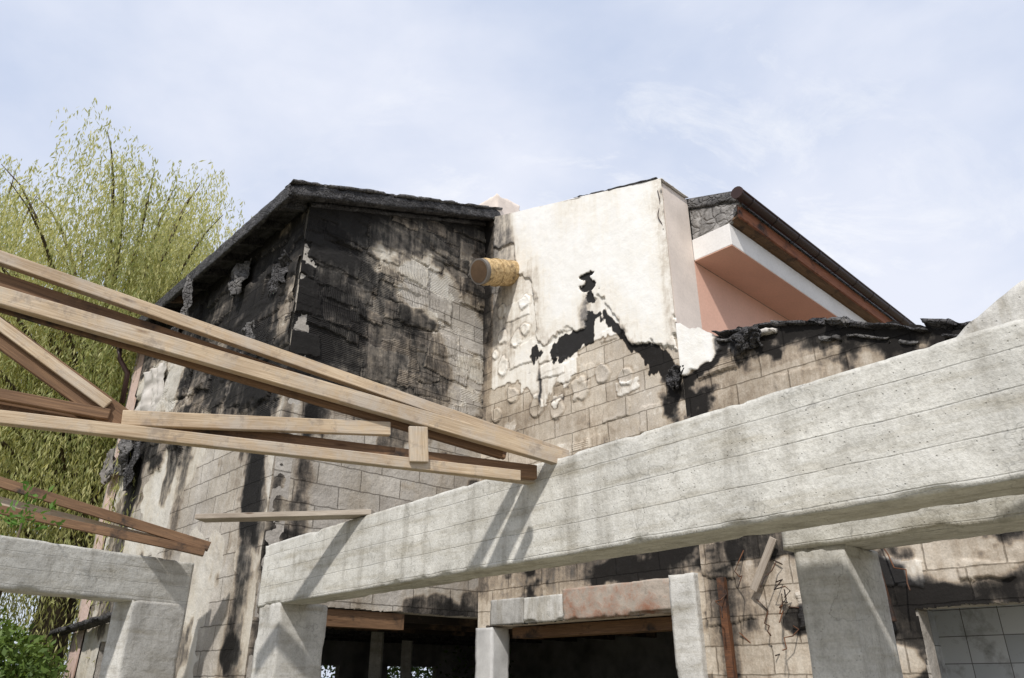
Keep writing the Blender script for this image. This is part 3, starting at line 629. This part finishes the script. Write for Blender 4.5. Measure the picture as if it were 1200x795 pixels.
# ================================================================= TREES
def leaves(name,pts,dirs,L,Wd,mat,mask,parent=None):
    n=len(pts)
    d=dirs/np.linalg.norm(dirs,axis=1,keepdims=True)
    r=rng.normal(size=(n,3));s=np.cross(d,r);s/=np.linalg.norm(s,axis=1,keepdims=True)+1e-9
    L=np.asarray(L).reshape(-1,1)*np.ones((n,1));w=Wd*L/np.mean(L)
    v=np.stack([pts,pts+d*L*.45+s*w,pts+d*L,pts+d*L*.45-s*w],1).reshape(-1,3)
    q=np.arange(n*4).reshape(-1,4)
    mk4=np.zeros((n,4));mk4[:,0]=mask;mk4[:,3]=1
    return mk(name,v,q,mat,parent,mask=np.repeat(mk4,4,0))
BARK=paintmat('willow_bark',(.12,.09,.06),.5)
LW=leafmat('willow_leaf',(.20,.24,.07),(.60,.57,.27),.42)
def willow(name,base,Hh,R,nl,nstr,seed):
    rs=np.random.default_rng(seed);root=empty(name)
    base=np.array(base,float)
    tube('trunk',[base,base+(0.1,.1,2),base+(.3,-.1,4.5),base+(.1,.2,7),base+(.0,.1,Hh*.55),base+(.1,.0,Hh*.68)],.5,BARK,root,10,radii=[.6,.5,.42,.34,.2,.06])
    P0=[];D0=[];K=[]
    for i in range(nl):
        th=rs.uniform(0,2*math.pi);r=R*math.sqrt(rs.uniform(.02,1));zt_=Hh*(1-.34*(r/R)**2.4)-rs.uniform(0,1)**1.6*Hh*.5+rs.normal()*.5
        tip=base+np.array((r*math.cos(th),r*math.sin(th),zt_))
        st=base+np.array((0,0,min(rs.uniform(.3,.52)*Hh,zt_*.8)));mid=st*.4+tip*.6;mid[2]=max(st[2],tip[2]-.3)*.3+tip[2]*.7+.5
        pts=[(1-t)**2*st+2*t*(1-t)*mid+t*t*tip for t in np.linspace(0,.9,7)]
        tube('limb_%d'%i,pts,.1,BARK,root,6,radii=list(np.linspace(.10,.01,7)))
        out=np.array((math.cos(th),math.sin(th),0))
        clump=rs.uniform(0,1)
        for j in range(nstr):
            t=rs.uniform(.4,1.0);p=(1-t)**2*st+2*t*(1-t)*mid+t*t*tip+rs.normal(size=3)*np.array((.5,.5,.3))
            ln=rs.uniform(1.5,6.5)*(.6+.6*rs.uniform());n=int(ln/.095)
            o=out*rs.uniform(.05,.6)+rs.normal(size=3)*.3;o[2]=rs.uniform(.05,.45)
            tt=np.linspace(0,1,n);drop=tt*ln
            sway=rs.normal(size=3)*.25;sway[2]=0
            path=p+o*(1-np.exp(-drop*2.2))[:,None]*.9+np.stack([0*tt,0*tt,-drop*(1-np.exp(-drop*2.5))],-1)+sway*(tt**2)[:,None]*ln*.2
            path+=np.stack([np.sin(drop*2+j)*.05,np.cos(drop*1.7+j)*.05,0*tt],-1)+rs.normal(size=(n,3))*.03
            path=path[path[:,2]>.6];n=len(path)
            if n<2: continue
            dd=np.tile(np.array((0,0,-1.)),(n,1))+rs.normal(size=(n,3))*.34
            P0.append(path);D0.append(dd)
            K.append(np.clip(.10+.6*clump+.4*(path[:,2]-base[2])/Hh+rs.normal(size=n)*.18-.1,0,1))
    P0=np.concatenate(P0);D0=np.concatenate(D0);K=np.concatenate(K)
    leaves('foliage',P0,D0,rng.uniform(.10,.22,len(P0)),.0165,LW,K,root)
willow('willow_tree',(-12.3,21.0,0),17.4,6.8,120,66,3)
willow('willow_tree.001',(-20.5,25.5,0),19.8,7,80,56,5)
def bush(name,c,R,n,seed,mat):
    rs=np.random.default_rng(seed)
    u=rs.normal(size=(n,3));u/=np.linalg.norm(u,axis=1,keepdims=True)
    rad=(.55+.45*rs.uniform(size=(n,1))**.5)*(0.75+.5*fbm(u[:,0]*2.5+seed,u[:,1]*2.5,u[:,2]*2.5,3)[:,None])
    p=np.array(c)+u*rad*np.array(R);k=p[:,2]>0.02
    p=p[k];leaves(name,p,rs.normal(size=(len(p),3))+np.array((0,0,.3)),rng.uniform(.09,.2,len(p)),.035,mat,np.clip(.5+.4*u[k,2]+rs.normal(size=len(p))*.2,0,1))
HM=leafmat('hedge_leaf',(.04,.085,.02),(.15,.22,.05),.3)
bush('hedge',(-11.5,15.5,1.0),(3,2,2.2),24000,4,HM)
bush('hedge.001',(4,25,2.0),(10,2,4),34000,6,HM)
bush('hedge.002',(-15,16,2.0),(4,3,3.4),22000,8,HM)
bush('hedge.003',(-6,26,2.0),(8,2,4),34000,10,HM)
rs=np.random.default_rng(9);bp=np.array((-6.1,9.4,3.35));pp=[];dd=[]
for i in range(9):
    d=rs.normal(size=3)*.5+np.array((0,0,.8));d/=np.linalg.norm(d)
    for t in np.linspace(.05,.55,12): pp.append(bp+d*t+rs.normal(size=3)*.03);dd.append(d+rs.normal(size=3)*.9)
sap=leaves('ash_sapling',np.array(pp),np.array(dd),.11,.022,leafmat('sapling_leaf',(.06,.14,.02),(.14,.26,.05)),rs.uniform(size=len(pp)))
tube('sapling_stem',[(-6.1,9.4,0),(-6.15,9.38,1.6),(-6.1,9.4,3.4)],.012,BARK,sap,6)
# ================================================================= GROUND
gm=M('trampled_soil',.95);g1=gm.noise(.4,6,.7);g2=gm.noise(6,6,.7)
gm.col(gm.mix(.6,gm.mix(gm.ramp(g1,[(.4,0.),(.6,1.)]),(.32,.28,.22),(.16,.16,.09)),gm.ramp(g2,[(.3,.6),(.6,1.1)]),'MULTIPLY'));gm.bump(g2,.05,.7)
mk('ground',[(-600,-600,0),(600,-600,0),(600,600,0),(-600,600,0)],[[0,1,2,3]],gm.m)
# ================================================================= LIGHT
el=math.radians(46);rot=math.radians(196)
w=bpy.data.worlds.new('World');SC.world=w;w.use_nodes=True;nt=w.node_tree;bg=nt.nodes['Background']
sk=nt.nodes.new('ShaderNodeTexSky');sk.sky_type='NISHITA';sk.sun_disc=False;sk.sun_elevation=el;sk.sun_rotation=rot;sk.dust_density=1.5
tcw=nt.nodes.new('ShaderNodeTexCoord')
def wn(scale,rotv,sc,det,ro,di):
    mp=nt.nodes.new('ShaderNodeMapping');mp.inputs['Scale'].default_value=scale;mp.inputs['Rotation'].default_value=rotv
    nt.links.new(tcw.outputs['Generated'],mp.inputs[0])
    nz=nt.nodes.new('ShaderNodeTexNoise');nz.inputs['Scale'].default_value=sc;nz.inputs['Detail'].default_value=det;nz.inputs['Roughness'].default_value=ro;nz.inputs['Distortion'].default_value=di
    nt.links.new(mp.outputs[0],nz.inputs['Vector']);return nz.outputs['Fac']
def wr(f,p0,v0,p1,v1):
    rp=nt.nodes.new('ShaderNodeValToRGB');e=rp.color_ramp.elements;e[0].position=p0;e[0].color=(v0,v0,v0,1);e[1].position=p1;e[1].color=(v1,v1,v1,1)
    nt.links.new(f,rp.inputs[0]);return rp.outputs[0]
def wm(f,A_,B_):
    mx=nt.nodes.new('ShaderNodeMix');mx.data_type='RGBA'
    for v,i in((f,0),(A_,6),(B_,7)):
        if hasattr(v,'links'): nt.links.new(v,mx.inputs[i])
        elif hasattr(v,'__len__'): mx.inputs[i].default_value=(*v,1)
        else: mx.inputs[i].default_value=v
    return mx.outputs[2]
big=wr(wn((1.0,1.4,1.9),(.2,.35,.9),1.5,6,.55,.15),.36,.25,.66,.95)
base=wm(.6,sk.outputs[0],(6.0,7.4,10.2));c1_=wm(big,base,(7.9,8.2,9.2))
wisp=wr(wn((2.2,5.5,4.0),(.5,.2,.6),2.2,8,.68,.6),.50,0.,.74,.75)
zone=wr(wn((1,1,1),(0,0,0),1.3,2,.5,0),.42,0.,.6,1.)
ml=nt.nodes.new('ShaderNodeMath');ml.operation='MULTIPLY';nt.links.new(wisp,ml.inputs[0]);nt.links.new(zone,ml.inputs[1])
nt.links.new(wm(ml.outputs[0],c1_,(9.4,9.5,9.7)),bg.inputs[0]);bg.inputs[1].default_value=.108
sd=bpy.data.lights.new('sun','SUN');sd.energy=3.6;sd.angle=math.radians(2.2);sd.color=(1,.962,.91)
so=bpy.data.objects.new('sun',sd);COL.objects.link(so)
dirv=Vector((math.sin(rot)*math.cos(el),math.cos(rot)*math.cos(el),math.sin(el)));so.rotation_euler=dirv.to_track_quat('Z','Y').to_euler();so.location=(-10,-20,30)
# ================================================================= CAMERA
cd=bpy.data.cameras.new('camera');cd.lens=26.25;cd.sensor_width=36;cd.clip_end=2000
co=bpy.data.objects.new('camera',cd);COL.objects.link(co);co.location=(0,0,1.6);co.rotation_euler=(math.radians(90+24.7),0,0);SC.camera=co
SC.view_settings.view_transform='Standard';SC.view_settings.look='None';SC.view_settings.exposure=0
